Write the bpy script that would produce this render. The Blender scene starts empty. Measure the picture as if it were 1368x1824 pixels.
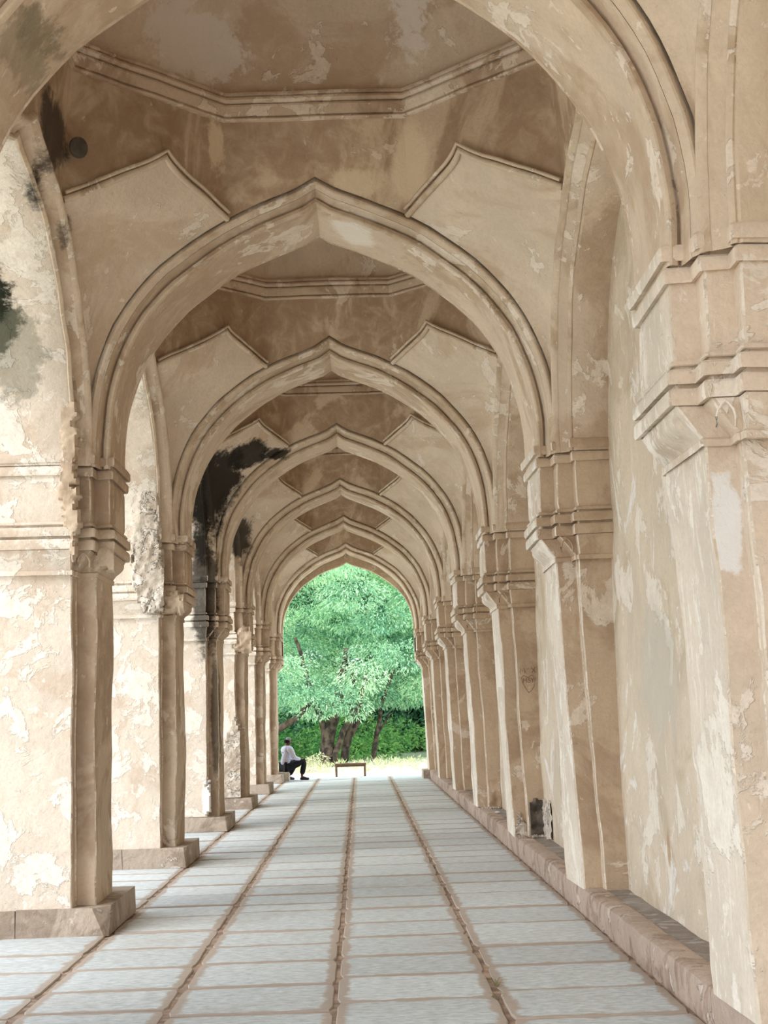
import bpy, bmesh, math, random
import numpy as np
from mathutils import Vector, Matrix, noise

# ------------------------------------------------------------------ camera
SC = bpy.context.scene
COL = SC.collection
F_PX, PITCH, YAW, ROLL, CX = 2700.0, 0.133, 0.0202, 0.0319, 0.2214
cy, sy, cp, sp = math.cos(YAW), math.sin(YAW), math.cos(PITCH), math.sin(PITCH)
fw = Vector((sy * cp, cy * cp, sp))
rt = Vector((cy, -sy, 0)); up = rt.cross(fw)
c_, s_ = math.cos(ROLL), math.sin(ROLL)
R_ = c_ * rt - s_ * up
U_ = s_ * rt + c_ * up
cam_d = bpy.data.cameras.new('camera'); cam = bpy.data.objects.new('camera', cam_d); COL.objects.link(cam)
cam_d.sensor_fit = 'HORIZONTAL'; cam_d.sensor_width = 36.0; cam_d.lens = F_PX / 1368.0 * 36.0
cam_d.clip_start = 0.05; cam_d.clip_end = 500
m = Matrix.Identity(4)
for i in range(3):
    m[i][0] = R_[i]; m[i][1] = U_[i]; m[i][2] = -fw[i]
m[0][3], m[1][3], m[2][3] = CX, 0.0, 1.55
cam.matrix_world = m
SC.camera = cam

# ------------------------------------------------------------------ world, sun, exposure
W = bpy.data.worlds.new('overcast_sky'); SC.world = W; W.use_nodes = True
nt = W.node_tree; nt.nodes.clear()
wo = nt.nodes.new('ShaderNodeOutputWorld'); bg = nt.nodes.new('ShaderNodeBackground')
tc = nt.nodes.new('ShaderNodeTexCoord'); sep = nt.nodes.new('ShaderNodeSeparateXYZ')
rmp = nt.nodes.new('ShaderNodeValToRGB')
nt.links.new(tc.outputs['Generated'], sep.inputs[0]); nt.links.new(sep.outputs['Z'], rmp.inputs[0])
rmp.color_ramp.elements[0].position = 0.0; rmp.color_ramp.elements[0].color = (0.86, 0.92, 1.0, 1)
rmp.color_ramp.elements[1].position = 0.6; rmp.color_ramp.elements[1].color = (0.80, 0.90, 1.0, 1)
nt.links.new(rmp.outputs[0], bg.inputs[0]); bg.inputs[1].default_value = 2.2
nt.links.new(bg.outputs[0], wo.inputs[0])
sd = bpy.data.lights.new('veiled_sun', 'SUN'); sun = bpy.data.objects.new('veiled_sun', sd); COL.objects.link(sun)
sd.energy = 1.6; sd.angle = math.radians(40); sd.color = (1.0, 0.96, 0.90)
sun.rotation_euler = Vector((0.58, 0.50, -0.62)).to_track_quat('-Z', 'Y').to_euler()
SC.view_settings.view_transform = 'Standard'; SC.view_settings.look = 'None'
SC.view_settings.gamma = 1.0; SC.view_settings.use_curve_mapping = False
SC.view_settings.exposure = 0.55
SC.cycles.adaptive_threshold = 0.03
SC.cycles.diffuse_bounces = 5; SC.cycles.max_bounces = 8

random.seed(7)
# ------------------------------------------------------------------ helpers
def srgb(r, g, b):
    f = lambda v: (v / 255 / 12.92) if v / 255 <= .04045 else ((v / 255 + .055) / 1.055) ** 2.4
    return (f(r), f(g), f(b), 1.0)

def link(o, parent=None):
    COL.objects.link(o)
    if parent is not None: o.parent = parent
    return o

def mesh(name, V, Fc, mats=(), parent=None, mi=None, smooth=False, angle=0.6):
    me = bpy.data.meshes.new(name)
    me.from_pydata([tuple(v) for v in V], [], [tuple(f) for f in Fc])
    for a in mats if isinstance(mats, (list, tuple)) else [mats]: me.materials.append(a)
    if mi is not None: me.polygons.foreach_set('material_index', mi)
    if smooth:
        me.polygons.foreach_set('use_smooth', [True] * len(me.polygons))
        me.set_sharp_from_angle(angle=angle)
    me.update()
    return link(bpy.data.objects.new(name, me), parent)

def empty(name, loc=(0, 0, 0), parent=None):
    o = bpy.data.objects.new(name, None); o.location = loc; return link(o, parent)

def tag(o, label=None, cat=None, group=None, kind=None):
    if label: o['label'] = label
    if cat: o['category'] = cat
    if group: o['group'] = group
    if kind: o['kind'] = kind
    return o

def wob(p, amp=1.0):
    """hand-made unevenness: one displacement field for all the masonry"""
    v = Vector(p)
    a = noise.noise_vector(v * 1.1) * 0.014 + noise.noise_vector(v * 4.0 + Vector((9, 3, 1))) * 0.007
    return v + a * amp

class G:
    """a growing mesh"""
    def __init__(s): s.V = []; s.F = []; s.M = []
    def grid(s, P, m=0, closed=False):
        """P rows x cols of points"""
        b = len(s.V); nr, nc = len(P), len(P[0])
        for r in P: s.V += [tuple(q) for q in r]
        for i in range(nr - 1):
            for j in range(nc - (0 if closed else 1)):
                j2 = (j + 1) % nc
                s.F.append((b + i * nc + j, b + i * nc + j2, b + (i + 1) * nc + j2, b + (i + 1) * nc + j)); s.M.append(m)
    def poly(s, P, m=0):
        b = len(s.V); s.V += [tuple(q) for q in P]; s.F.append(tuple(range(b, b + len(P)))); s.M.append(m)
    def box(s, a, c, m=0):
        x0, y0, z0 = a; x1, y1, z1 = c
        b = len(s.V)
        s.V += [(x0, y0, z0), (x1, y0, z0), (x1, y1, z0), (x0, y1, z0), (x0, y0, z1), (x1, y0, z1), (x1, y1, z1), (x0, y1, z1)]
        for f in ((0, 3, 2, 1), (4, 5, 6, 7), (0, 1, 5, 4), (1, 2, 6, 5), (2, 3, 7, 6), (3, 0, 4, 7)):
            s.F.append(tuple(b + i for i in f)); s.M.append(m)
    def tube(s, path, r, n=6, m=0, caps=True):
        path = [Vector(p) for p in path]; rows = []
        for i, p in enumerate(path):
            d = (path[min(i + 1, len(path) - 1)] - path[max(i - 1, 0)]).normalized()
            a = d.cross(Vector((0, 0, 1)))
            if a.length < .05: a = d.cross(Vector((1, 0, 0)))
            a.normalize(); c = d.cross(a)
            rr = r[i] if isinstance(r, (list, tuple)) else r
            rows.append([p + (a * math.cos(t) + c * math.sin(t)) * rr for t in [2 * math.pi * k / n for k in range(n)]])
        s.grid(rows, m, closed=True)
        if caps: s.poly(rows[0][::-1], m); s.poly(rows[-1], m)
    def build(s, name, mats, parent=None, wobble=0, smooth=True, angle=0.6):
        V = [wob(v, wobble) for v in s.V] if wobble else s.V
        return mesh(name, V, s.F, mats, parent, s.M, smooth, angle)

# ------------------------------------------------------------------ materials
SPOTS = []   # (centre, radius xyz, colour, strength)
def spot(c, r, col, strength=1.0, rag=0.55, on='soot'): SPOTS.append((c, r, col, strength, rag, on))
BLK = srgb(38, 34, 28)
spot((-1.70, 21.25, 4.75), (0.62, 0.80, 0.95), BLK, .97)
spot((-1.95, 21.2, 4.0), (0.22, 0.7, 1.0), BLK, .9)
spot((-1.93, 10.2, 5.45), (.11, .40, .45), BLK, .9)       # soot over the third pier
spot((-.85, 21.55, 5.33), (.32, .4, .13), BLK, .95)
spot((-1.15, 21.3, 5.25), (0.60, 0.50, 0.30), BLK, .95)
spot((-1.95, 21.6, 3.4), (0.28, 0.8, 1.3), BLK, .85)
spot((-1.83, 21.9, 1.6), (0.10, 0.5, 1.2), srgb(70, 60, 48), .8)
spot((-1.70, 26.4, 4.6), (0.35, 0.5, 0.65), BLK, .9)
spot((-1.80, 10.0, 5.6), (0.16, 0.5, 0.42), srgb(52, 44, 38), .85)  # dark rib, first bay
spot((-1.82, 10.7, 5.2), (0.10, 0.25, 0.30), srgb(80, 70, 58), .8)
spot((-2.42, 11.3, 4.68), (0.26, 0.9, 0.36), srgb(40, 42, 32), 1.0, .8, on='reveal')  # mould on the arcade reveal
spot((-2.30, 11.3, 4.35), (0.25, 0.9, 0.35), srgb(120, 118, 100), .55, .9, on='reveal')
spot((-1.35, 7.0, 4.95), (0.25, 0.5, 0.22), srgb(128, 116, 92), .75, .7, on='ring')

def lime(c, sat=.80, val=1.08):
    l = .3 * c[0] + .59 * c[1] + .11 * c[2]
    return tuple(min(.9, (l + (v - l) * sat) * val) for v in c[:3]) + (1.0,)

PALE = srgb(222, 212, 202)
spot((-.90, 11.0, 6.66), (.36, .5, .24), PALE, .7, 1.3, on='dome')
spot((.72, 10.7, 6.68), (.20, .6, .34), PALE, .8, 1.2, on='dome')
spot((.75, 11.35, 5.80), (.26, .5, .5), srgb(216, 194, 166), .9, .3, on='drum')
spot((.30, 11.4, 5.70), (.30, .3, .16), srgb(216, 194, 166), .8, .6, on='drum')
spot((-.76, 11.2, 5.95), (.09, .3, .26), srgb(216, 194, 166), .9, .7, on='drum')
spot((.34, 12.0, 5.50), (.34, .5, .16), srgb(232, 224, 214), .75, .4, on='ring')
spot((2.19, 10.0, 1.75), (.2, .75, .45), srgb(192, 186, 172), .55, .9, on='wall')
spot((2.19, 9.93, .64), (.1, .09, .2), srgb(178, 144, 110), .8, .2, on='wall')
spot((1.87, 6.6, 2.36), (.07, .2, .22), srgb(232, 229, 225), .95, 1.1, on='front0')
spot((-1.2, 7.0, 4.75), (.35, .5, .14), srgb(136, 126, 104), .6, .9, on='ring')
spot((-2.5, 11.5, 3.2), (.5, .12, .16), srgb(222, 214, 208), .7, .4, on='reveal')
def N(nt, t, **k):
    n = nt.nodes.new(t)
    for a, b in k.items(): setattr(n, a, b)
    return n

def plaster(name, base, light, dark, la=.5, da=.4, streak=0.0, sc=1.0, rough=.92, spots=(), bump=1.0, fine=1.0, white=0.0, crack=0):
    """aged lime plaster. la/da = how much of the surface the light/dark coats cover (0..1)"""
    base, light, dark = lime(base), lime(light), lime(dark)
    ma = bpy.data.materials.new(name); ma.use_nodes = True; nt = ma.node_tree; nt.nodes.clear()
    L = nt.links.new
    out = N(nt, 'ShaderNodeOutputMaterial'); bs = N(nt, 'ShaderNodeBsdfPrincipled')
    bs.inputs['Roughness'].default_value = rough
    bs.inputs['Specular IOR Level'].default_value = .15
    L(bs.outputs[0], out.inputs[0])
    geo = N(nt, 'ShaderNodeNewGeometry')
    def noise_(scale, detail=5, dist=0.0, vec=None, ro=.6):
        n = N(nt, 'ShaderNodeTexNoise'); n.inputs['Scale'].default_value = scale; n.inputs['Detail'].default_value = detail
        n.inputs['Distortion'].default_value = dist; n.inputs['Roughness'].default_value = ro
        L(vec or geo.outputs['Position'], n.inputs['Vector']); return n.outputs['Fac']
    def off(v, sca=(1, 1, 1)):
        mp = N(nt, 'ShaderNodeMapping'); mp.inputs['Location'].default_value = v; mp.inputs['Scale'].default_value = sca
        L(geo.outputs['Position'], mp.inputs['Vector']); return mp.outputs[0]
    def ss(fac, a, b):
        r = N(nt, 'ShaderNodeMapRange', interpolation_type='SMOOTHSTEP'); r.inputs['From Min'].default_value = a; r.inputs['From Max'].default_value = b
        L(fac, r.inputs['Value']); return r.outputs[0]
    def mix(fac, a, b, blend='MIX'):
        x = N(nt, 'ShaderNodeMix', data_type='RGBA', blend_type=blend)
        if isinstance(fac, (int, float)): x.inputs['Factor'].default_value = fac
        else: L(fac, x.inputs['Factor'])
        for s, v in (('A', a), ('B', b)):
            i = [q for q in x.inputs if q.name == s and q.type == 'RGBA'][0]
            if isinstance(v, tuple): i.default_value = v
            else: L(v, i)
        return [q for q in x.outputs if q.type == 'RGBA'][0]
    def mul(a, b, op='MULTIPLY'):
        x = N(nt, 'ShaderNodeMath', operation=op)
        for i, v in enumerate((a, b)):
            if isinstance(v, (int, float)): x.inputs[i].default_value = v
            else: L(v, x.inputs[i])
        return x.outputs[0]
    # broad cloudy tone
    n1 = noise_(1.3 * sc, 6, .6, off((3, 1, 7)))
    col = mix(ss(n1, .35, .68), base, tuple(b * .86 for b in base[:3]) + (1,))
    # brown damp stain, soft on one side
    n2 = noise_(.75 * sc, 6, 1.2, off((11, 5, 2)), .62)
    t = .72 - .42 * da
    dk = ss(n2, t - .05, t + .04)
    dkm = mul(dk, ss(noise_(5 * sc, 5, .8, off((1, 8, 3))), .15, .6))
    col = mix(mul(dkm, .85), col, dark)
    # light coat flaking off with sharp edges
    n3 = noise_(1.7 * sc, 7, .5, off((2, 14, 9)), .66)
    t = .70 - .40 * la
    lt = ss(n3, t, t + .025)
    col = mix(mul(lt, .8), col, light)
    n4 = noise_(4.5 * sc, 5, .4, off((7, 2, 19)), .7)
    t4 = .72 - .26 * la
    l2 = ss(n4, t4, t4 + .02)
    col = mix(mul(l2, .7), col, light)
    if white > 0:
        n7 = noise_(1.2 * sc, 6, 1.0, off((27, 3, 5)), .6)
        col = mix(mul(ss(n7, .66 - .3 * white, .70 - .3 * white), .85), col, srgb(236, 232, 226))
    if streak > 0:
        n5 = noise_(1.0, 5, .3, off((0, 0, 0), (13, 13, 2.4)), .72)
        s5 = ss(n5, .70 - .20 * streak, .76 - .20 * streak)
        col = mix(mul(s5, .55), col, srgb(240, 234, 222))
        n6 = noise_(1.0, 4, .3, off((5, 5, 5), (18, 18, 2.0)), .7)
        col = mix(mul(ss(n6, .62, .78), .35), col, srgb(120, 116, 104))
    # mid mottling, drips and hair cracks
    nm = noise_(6.5 * sc, 4, .4, off((13, 6, 1)), .7)
    col = mix(mul(ss(nm, .42, .70), .30), col, tuple(b * .80 for b in base[:3]) + (1,))
    nd = noise_(1.0, 4, .2, off((8, 2, 0), (9, 9, 1.3)), .7)
    col = mix(mul(ss(nd, .52, .72), .22), col, tuple(d * .92 for d in dark[:3]) + (1,))
    if crack:
        vo = N(nt, 'ShaderNodeTexVoronoi', feature='DISTANCE_TO_EDGE'); vo.inputs['Scale'].default_value = 1.5 * sc
        wv = N(nt, 'ShaderNodeVectorMath', operation='ADD'); nn = N(nt, 'ShaderNodeTexNoise'); nn.inputs['Scale'].default_value = 3.5; nn.inputs['Detail'].default_value = 4; nn.inputs['Roughness'].default_value = .7
        L(geo.outputs['Position'], nn.inputs['Vector']); sc_ = N(nt, 'ShaderNodeVectorMath', operation='SCALE'); sc_.inputs['Scale'].default_value = .9; L(nn.outputs['Color'], sc_.inputs[0])
        L(geo.outputs['Position'], wv.inputs[0]); L(sc_.outputs[0], wv.inputs[1]); L(wv.outputs[0], vo.inputs['Vector'])
        crk = mul(mul(ss(vo.outputs['Distance'], .012, .003), ss(noise_(.8, 2, 0, off((21, 9, 4))), .54, .60)), 1.0 if crack else 0.0)
        col = mix(mul(crk, crack), col, srgb(104, 84, 64))
    # fine grime
    n8 = noise_(38, 4, .2, None, .75)
    col = mix(mul(ss(n8, .35, .75), .30 * fine), col, tuple(b * .62 for b in base[:3]) + (1,), 'MIX')
    n9 = noise_(11, 4, .0, off((3, 3, 30)), .8)
    col = mix(mul(ss(n9, .66, .74), .35 * fine), col, srgb(96, 78, 58))
    if spots:
        rag = mul(noise_(3.2, 9, .3, off((4, 4, 4)), .72), 1.0)
        rag2 = noise_(14, 6, 0, off((1, 2, 3)), .7)
        for c, r, cl, st, rg, on in SPOTS:
            if on not in spots: continue
            v = N(nt, 'ShaderNodeVectorMath', operation='SUBTRACT'); L(geo.outputs['Position'], v.inputs[0]); v.inputs[1].default_value = c
            v2 = N(nt, 'ShaderNodeVectorMath', operation='DIVIDE'); L(v.outputs[0], v2.inputs[0]); v2.inputs[1].default_value = r
            ln = N(nt, 'ShaderNodeVectorMath', operation='LENGTH'); L(v2.outputs[0], ln.inputs[0])
            d = mul(ln.outputs['Value'], mul(rag, -2.6 * rg), 'ADD')
            d = mul(d, mul(rag2, -.6 * rg), 'ADD')
            f = N(nt, 'ShaderNodeMapRange', interpolation_type='SMOOTHSTEP')
            f.inputs['From Min'].default_value = .25 - 1.1 * (rg - .3); f.inputs['From Max'].default_value = -.05 - 1.1 * (rg - .3)
            L(d, f.inputs['Value'])
            col = mix(mul(f.outputs[0], st), col, cl)
    L(col, bs.inputs['Base Color'])
    # relief
    h = mul(lt, .5); h = mul(h, mul(n8, .25), 'ADD'); h = mul(h, mul(noise_(8, 5, .3), 1.6), 'ADD')
    bp = N(nt, 'ShaderNodeBump'); bp.inputs['Strength'].default_value = .75 * bump; bp.inputs['Distance'].default_value = .012
    L(h, bp.inputs['Height']); L(bp.outputs[0], bs.inputs['Normal'])
    return ma

def flat_mat(name, col, rough=.8, noise_amt=.25, scale=12, col2=None, metal=0, bump=.3):
    ma = bpy.data.materials.new(name); ma.use_nodes = True; nt = ma.node_tree
    bs = nt.nodes['Principled BSDF']; bs.inputs['Roughness'].default_value = rough; bs.inputs['Metallic'].default_value = metal
    bs.inputs['Specular IOR Level'].default_value = .2
    geo = N(nt, 'ShaderNodeNewGeometry'); n = N(nt, 'ShaderNodeTexNoise'); n.inputs['Scale'].default_value = scale; n.inputs['Detail'].default_value = 8
    nt.links.new(geo.outputs['Position'], n.inputs['Vector'])
    r = N(nt, 'ShaderNodeValToRGB'); c2 = col2 or tuple(c * (1 - noise_amt) for c in col[:3]) + (1,)
    r.color_ramp.elements[0].position = .38; r.color_ramp.elements[0].color = c2
    r.color_ramp.elements[1].position = .62; r.color_ramp.elements[1].color = col
    nt.links.new(n.outputs['Fac'], r.inputs[0]); nt.links.new(r.outputs[0], bs.inputs['Base Color'])
    b = N(nt, 'ShaderNodeBump'); b.inputs['Strength'].default_value = bump; b.inputs['Distance'].default_value = .01
    nt.links.new(n.outputs['Fac'], b.inputs['Height']); nt.links.new(b.outputs[0], bs.inputs['Normal'])
    return ma

TAN, LT, DK = srgb(212, 186, 156), srgb(232, 217, 198), srgb(164, 128, 94)
M_RING = plaster('plaster_arch', srgb(214, 190, 160), srgb(230, 214, 194), srgb(178, 148, 114), .35, .45, spots=('soot', 'ring'))
M_MOULD = plaster('plaster_moulding', srgb(212, 188, 158), srgb(228, 212, 192), srgb(176, 146, 112), .35, .4, sc=1.6, spots=('soot',))
M_KITE = plaster('plaster_squinch', srgb(218, 196, 168), srgb(228, 212, 194), srgb(192, 162, 128), .30, .35, spots=('soot',))
M_DRUM = plaster('plaster_drum', srgb(204, 176, 142), srgb(214, 192, 162), srgb(150, 114, 80), .16, .66, spots=('soot', 'drum'))
M_DOME = plaster('plaster_dome', srgb(214, 190, 162), srgb(226, 210, 192), srgb(182, 150, 118), .22, .45, spots=('dome',))
M_CORN = plaster('plaster_cornice', srgb(206, 178, 148), srgb(226, 206, 184), srgb(160, 126, 96), .38, .4, sc=1.5)
M_FRONT = plaster('plaster_pier_front', srgb(202, 174, 140), srgb(224, 206, 184), srgb(172, 140, 106), .28, .4, streak=.12)
M_FRONT_LIT = plaster('plaster_near_pier_lit', srgb(222, 200, 174), srgb(234, 222, 206), srgb(200, 176, 148), .40, .3, streak=.35, white=.2, spots=('front0',))  # paler copy of the pier front: strong light on the nearest pier put into colour
M_JAMB = plaster('plaster_pier_jamb', srgb(216, 200, 178), srgb(232, 222, 206), srgb(190, 166, 140), .45, .25, streak=.75)
M_JAMBL = plaster('plaster_left_pier', srgb(206, 180, 150), srgb(224, 206, 184), srgb(166, 136, 106), .28, .5, streak=.15, spots=('soot',))
M_REVEAL = plaster('plaster_reveal', srgb(220, 202, 181), srgb(234, 223, 208), srgb(198, 172, 146), .46, .36, sc=1.5, white=.0, spots=('reveal', 'soot'), crack=.2)
M_WALL = plaster('plaster_wall', srgb(214, 194, 166), srgb(230, 218, 200), srgb(186, 164, 132), .35, .35, streak=.45, white=.2, spots=('wall',), crack=.2)
M_ARRIS = plaster('worn_arris', srgb(214, 194, 168), srgb(228, 214, 196), srgb(188, 160, 128), .45, .3, sc=3)
M_ARRISL = plaster('worn_arris_left', srgb(206, 182, 154), srgb(226, 210, 190), srgb(170, 142, 112), .5, .4, sc=3)
M_OUT = plaster('plaster_outside', srgb(200, 180, 152), srgb(220, 206, 184), srgb(150, 130, 106), .4, .5)
M_RUB = plaster('broken_lime', srgb(206, 190, 170), srgb(220, 208, 192), srgb(168, 144, 120), .4, .5, sc=3, bump=2.4)
M_PLINTH = plaster('plinth_stone', srgb(182, 162, 142), srgb(206, 192, 176), srgb(136, 116, 96), .30, .45, sc=2.2, bump=1.6, crack=0)
M_KERB = plaster('kerb_stone', srgb(182, 158, 138), srgb(206, 190, 174), srgb(140, 110, 88), .28, .4, sc=2.4, bump=1.6, crack=0)
M_LEDGE = plaster('ledge_top_stone', srgb(164, 154, 144), srgb(184, 176, 168), srgb(138, 122, 110), .35, .6, sc=2, crack=0)
M_DSTONE = flat_mat('dark_core_stone', srgb(120, 108, 96), .9, .4, 9, srgb(74, 68, 62), bump=.8)

def slab_material():
    ma = bpy.data.materials.new('grey_green_slate'); ma.use_nodes = True; nt = ma.node_tree; L = nt.links.new
    bs = nt.nodes['Principled BSDF']; bs.inputs['Roughness'].default_value = .62; bs.inputs['Specular IOR Level'].default_value = .35
    geo = N(nt, 'ShaderNodeNewGeometry'); oi = N(nt, 'ShaderNodeObjectInfo')
    at = N(nt, 'ShaderNodeAttribute'); at.attribute_name = 'edge'
    mp = N(nt, 'ShaderNodeMapping'); mp.inputs['Scale'].default_value = (6, 13, 1); L(geo.outputs['Position'], mp.inputs['Vector'])
    def no(vec, sc, d=8, ro=.65, ds=.3):
        n = N(nt, 'ShaderNodeTexNoise'); n.inputs['Scale'].default_value = sc; n.inputs['Detail'].default_value = d; n.inputs['Roughness'].default_value = ro; n.inputs['Distortion'].default_value = ds
        L(vec, n.inputs['Vector']); return n.outputs['Fac']
    r = N(nt, 'ShaderNodeValToRGB'); cr = r.color_ramp
    cr.elements[0].position = .30; cr.elements[0].color = srgb(166, 171, 171)
    cr.elements[1].position = .70; cr.elements[1].color = srgb(218, 223, 225)
    e = cr.elements.new(.5); e.color = srgb(194, 200, 201)
    L(no(mp.outputs[0], 2.2), r.inputs[0])
    def mix(f, a, b):
        x = N(nt, 'ShaderNodeMix', data_type='RGBA'); 
        if isinstance(f, float): x.inputs['Factor'].default_value = f
        else: L(f, x.inputs['Factor'])
        for s, v in (('A', a), ('B', b)):
            i = [q for q in x.inputs if q.name == s and q.type == 'RGBA'][0]
            if isinstance(v, tuple): i.default_value = v
            else: L(v, i)
        return [q for q in x.outputs if q.type == 'RGBA'][0]
    def ss(f, a, b):
        q = N(nt, 'ShaderNodeMapRange', interpolation_type='SMOOTHSTEP'); q.inputs['From Min'].default_value = a; q.inputs['From Max'].default_value = b; L(f, q.inputs['Value']); return q.outputs[0]
    def mt(a, b, op):
        x = N(nt, 'ShaderNodeMath', operation=op)
        for i, v in enumerate((a, b)):
            if isinstance(v, float): x.inputs[i].default_value = v
            else: L(v, x.inputs[i])
        return x.outputs[0]
    # slab to slab tone
    hs = N(nt, 'ShaderNodeHueSaturation'); L(r.outputs[0], hs.inputs['Color'])
    L(mt(mt(oi.outputs['Random'], .22, 'MULTIPLY'), .89, 'ADD'), hs.inputs['Value'])
    # pale scratches
    mp2 = N(nt, 'ShaderNodeMapping'); mp2.inputs['Scale'].default_value = (14, 40, 1); L(geo.outputs['Position'], mp2.inputs['Vector'])
    c = mix(mt(ss(no(mp2.outputs[0], 1.6, 6, .7), .58, .66), .45, 'MULTIPLY'), hs.outputs[0], srgb(214, 216, 210))
    # earth spread from the joints
    nz = no(geo.outputs['Position'], 5.0, 7, .65)
    f = ss(mt(mt(at.outputs['Fac'], .9, 'MULTIPLY'), mt(nz, .9, 'MULTIPLY'), 'ADD'), .72, .95)
    c = mix(mt(f, .85, 'MULTIPLY'), c, srgb(166, 148, 132))
    nz2 = no(geo.outputs['Position'], 1.1, 6, .6)
    c = mix(mt(ss(nz2, .52, .75), .35, 'MULTIPLY'), c, srgb(160, 148, 134))
    L(c, bs.inputs['Base Color'])
    b = N(nt, 'ShaderNodeBump'); b.inputs['Strength'].default_value = .5; b.inputs['Distance'].default_value = .012
    L(no(mp.outputs[0], 4, 8, .7), b.inputs['Height']); L(b.outputs[0], bs.inputs['Normal'])
    return ma
M_SLAB = slab_material()
M_JOINT = flat_mat('earth_in_joints', srgb(172, 150, 132), .95, .3, 7, srgb(124, 104, 90), bump=.8)

# ------------------------------------------------------------------ layout
Y1, D, T = 11.70, 5.086, 0.80
def YA(k): return Y1 + (k - 1) * D          # front plane of transverse arch k
def YC(k): return 9.56 + (k - 1) * D        # centre of bay k (between arch k-1 and arch k)
ZS, XW, XO = 3.60, 2.20, -3.20              # springing, right wall face, outside face of left arcade
K0, K1 = -1, 6
TAB = [(0, 1.0), (.025, .980), (.07, .962), (.14, .940), (.25, .905), (.36, .865), (.47, .813), (.58, .748), (.69, .673), (.80, .570), (.875, .475), (.93, .375), (.97, .265), (.99, .165), (1, .08), (1, 0)]
def profile(half, rise, n=26):
    """points and outward normals of the right half of a pointed ogee arch, apex first"""
    P = [Vector((u * half, ZS + h * rise)) for u, h in TAB]
    # catmull-rom, then resample evenly
    Q = []
    for i in range(len(P) - 1):
        p0 = P[i - 1] if i else P[0] * 2 - P[1]; p1, p2 = P[i], P[i + 1]; p3 = P[i + 2] if i + 2 < len(P) else P[-1] * 2 - P[-2]
        for k in range(8):
            t = k / 8
            Q.append(.5 * ((2 * p1) + (p2 - p0) * t + (2 * p0 - 5 * p1 + 4 * p2 - p3) * t * t + (3 * p1 - p0 - 3 * p2 + p3) * t ** 3))
    Q.append(P[-1])
    L = [0]
    for a, b in zip(Q, Q[1:]): L.append(L[-1] + (b - a).length)
    out = []
    for k in range(n + 1):
        s = L[-1] * k / n
        j = max(i for i in range(len(L)) if L[i] <= s + 1e-9); j = min(j, len(Q) - 2)
        out.append(Q[j].lerp(Q[j + 1], (s - L[j]) / max(L[j + 1] - L[j], 1e-9)))
    nr = []
    for k in range(n + 1):
        d = out[min(k + 1, n)] - out[max(k - 1, 0)]
        nr.append(Vector((-d.y, d.x)).normalized() * -1 if False else Vector((-d.y, d.x)).normalized())
    nr = [v if v.y >= -1e-6 and v.x >= -1e-3 else -v for v in nr]
    nr[-1] = Vector((1, 0))
    out.append(Vector((half, ZS - .09))); nr.append(Vector((1, 0)))
    return out, nr
def offs(pr, o):
    P, Nn = pr; R = []
    for i, (p, n) in enumerate(zip(P, Nn)):
        q = p + n * o
        if i == 0: q = Vector((0, p.y + o * 1.12))
        q.x = max(q.x, 0); R.append(q)
    return R
def sweep(g, pr, sec, put, m=0, drop=0.0):
    """sec: list of (offset, depth); put(lateral, z, depth) -> world"""
    for sgn in (1, -1):
        cols = [[put(sgn * q.x, q.y, dp) for q in offs(pr, o)] for o, dp in sec]
        rows = list(map(list, zip(*cols)))
        if sgn < 0: rows = [r[::-1] for r in rows]
        g.grid(rows, m)

def roll(o0, d0, o1, d1, b=.028, n=5, side=1):
    """bulging moulding between two section points"""
    out = []
    dx, dy = o1 - o0, d1 - d0; L = math.hypot(dx, dy); nx, ny = dy / L, -dx / L
    if ny > 0: nx, ny = -nx, -ny       # bulge towards -depth
    for i in range(n + 1):
        t = i / n; h = math.sin(math.pi * t) * b * side
        out.append((o0 + dx * t + nx * h, d0 + dy * t + ny * h))
    return out

A_PR = profile(1.665, 2.00)
L_PR = profile(1.84, 1.77)
HOODO = .16

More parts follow.
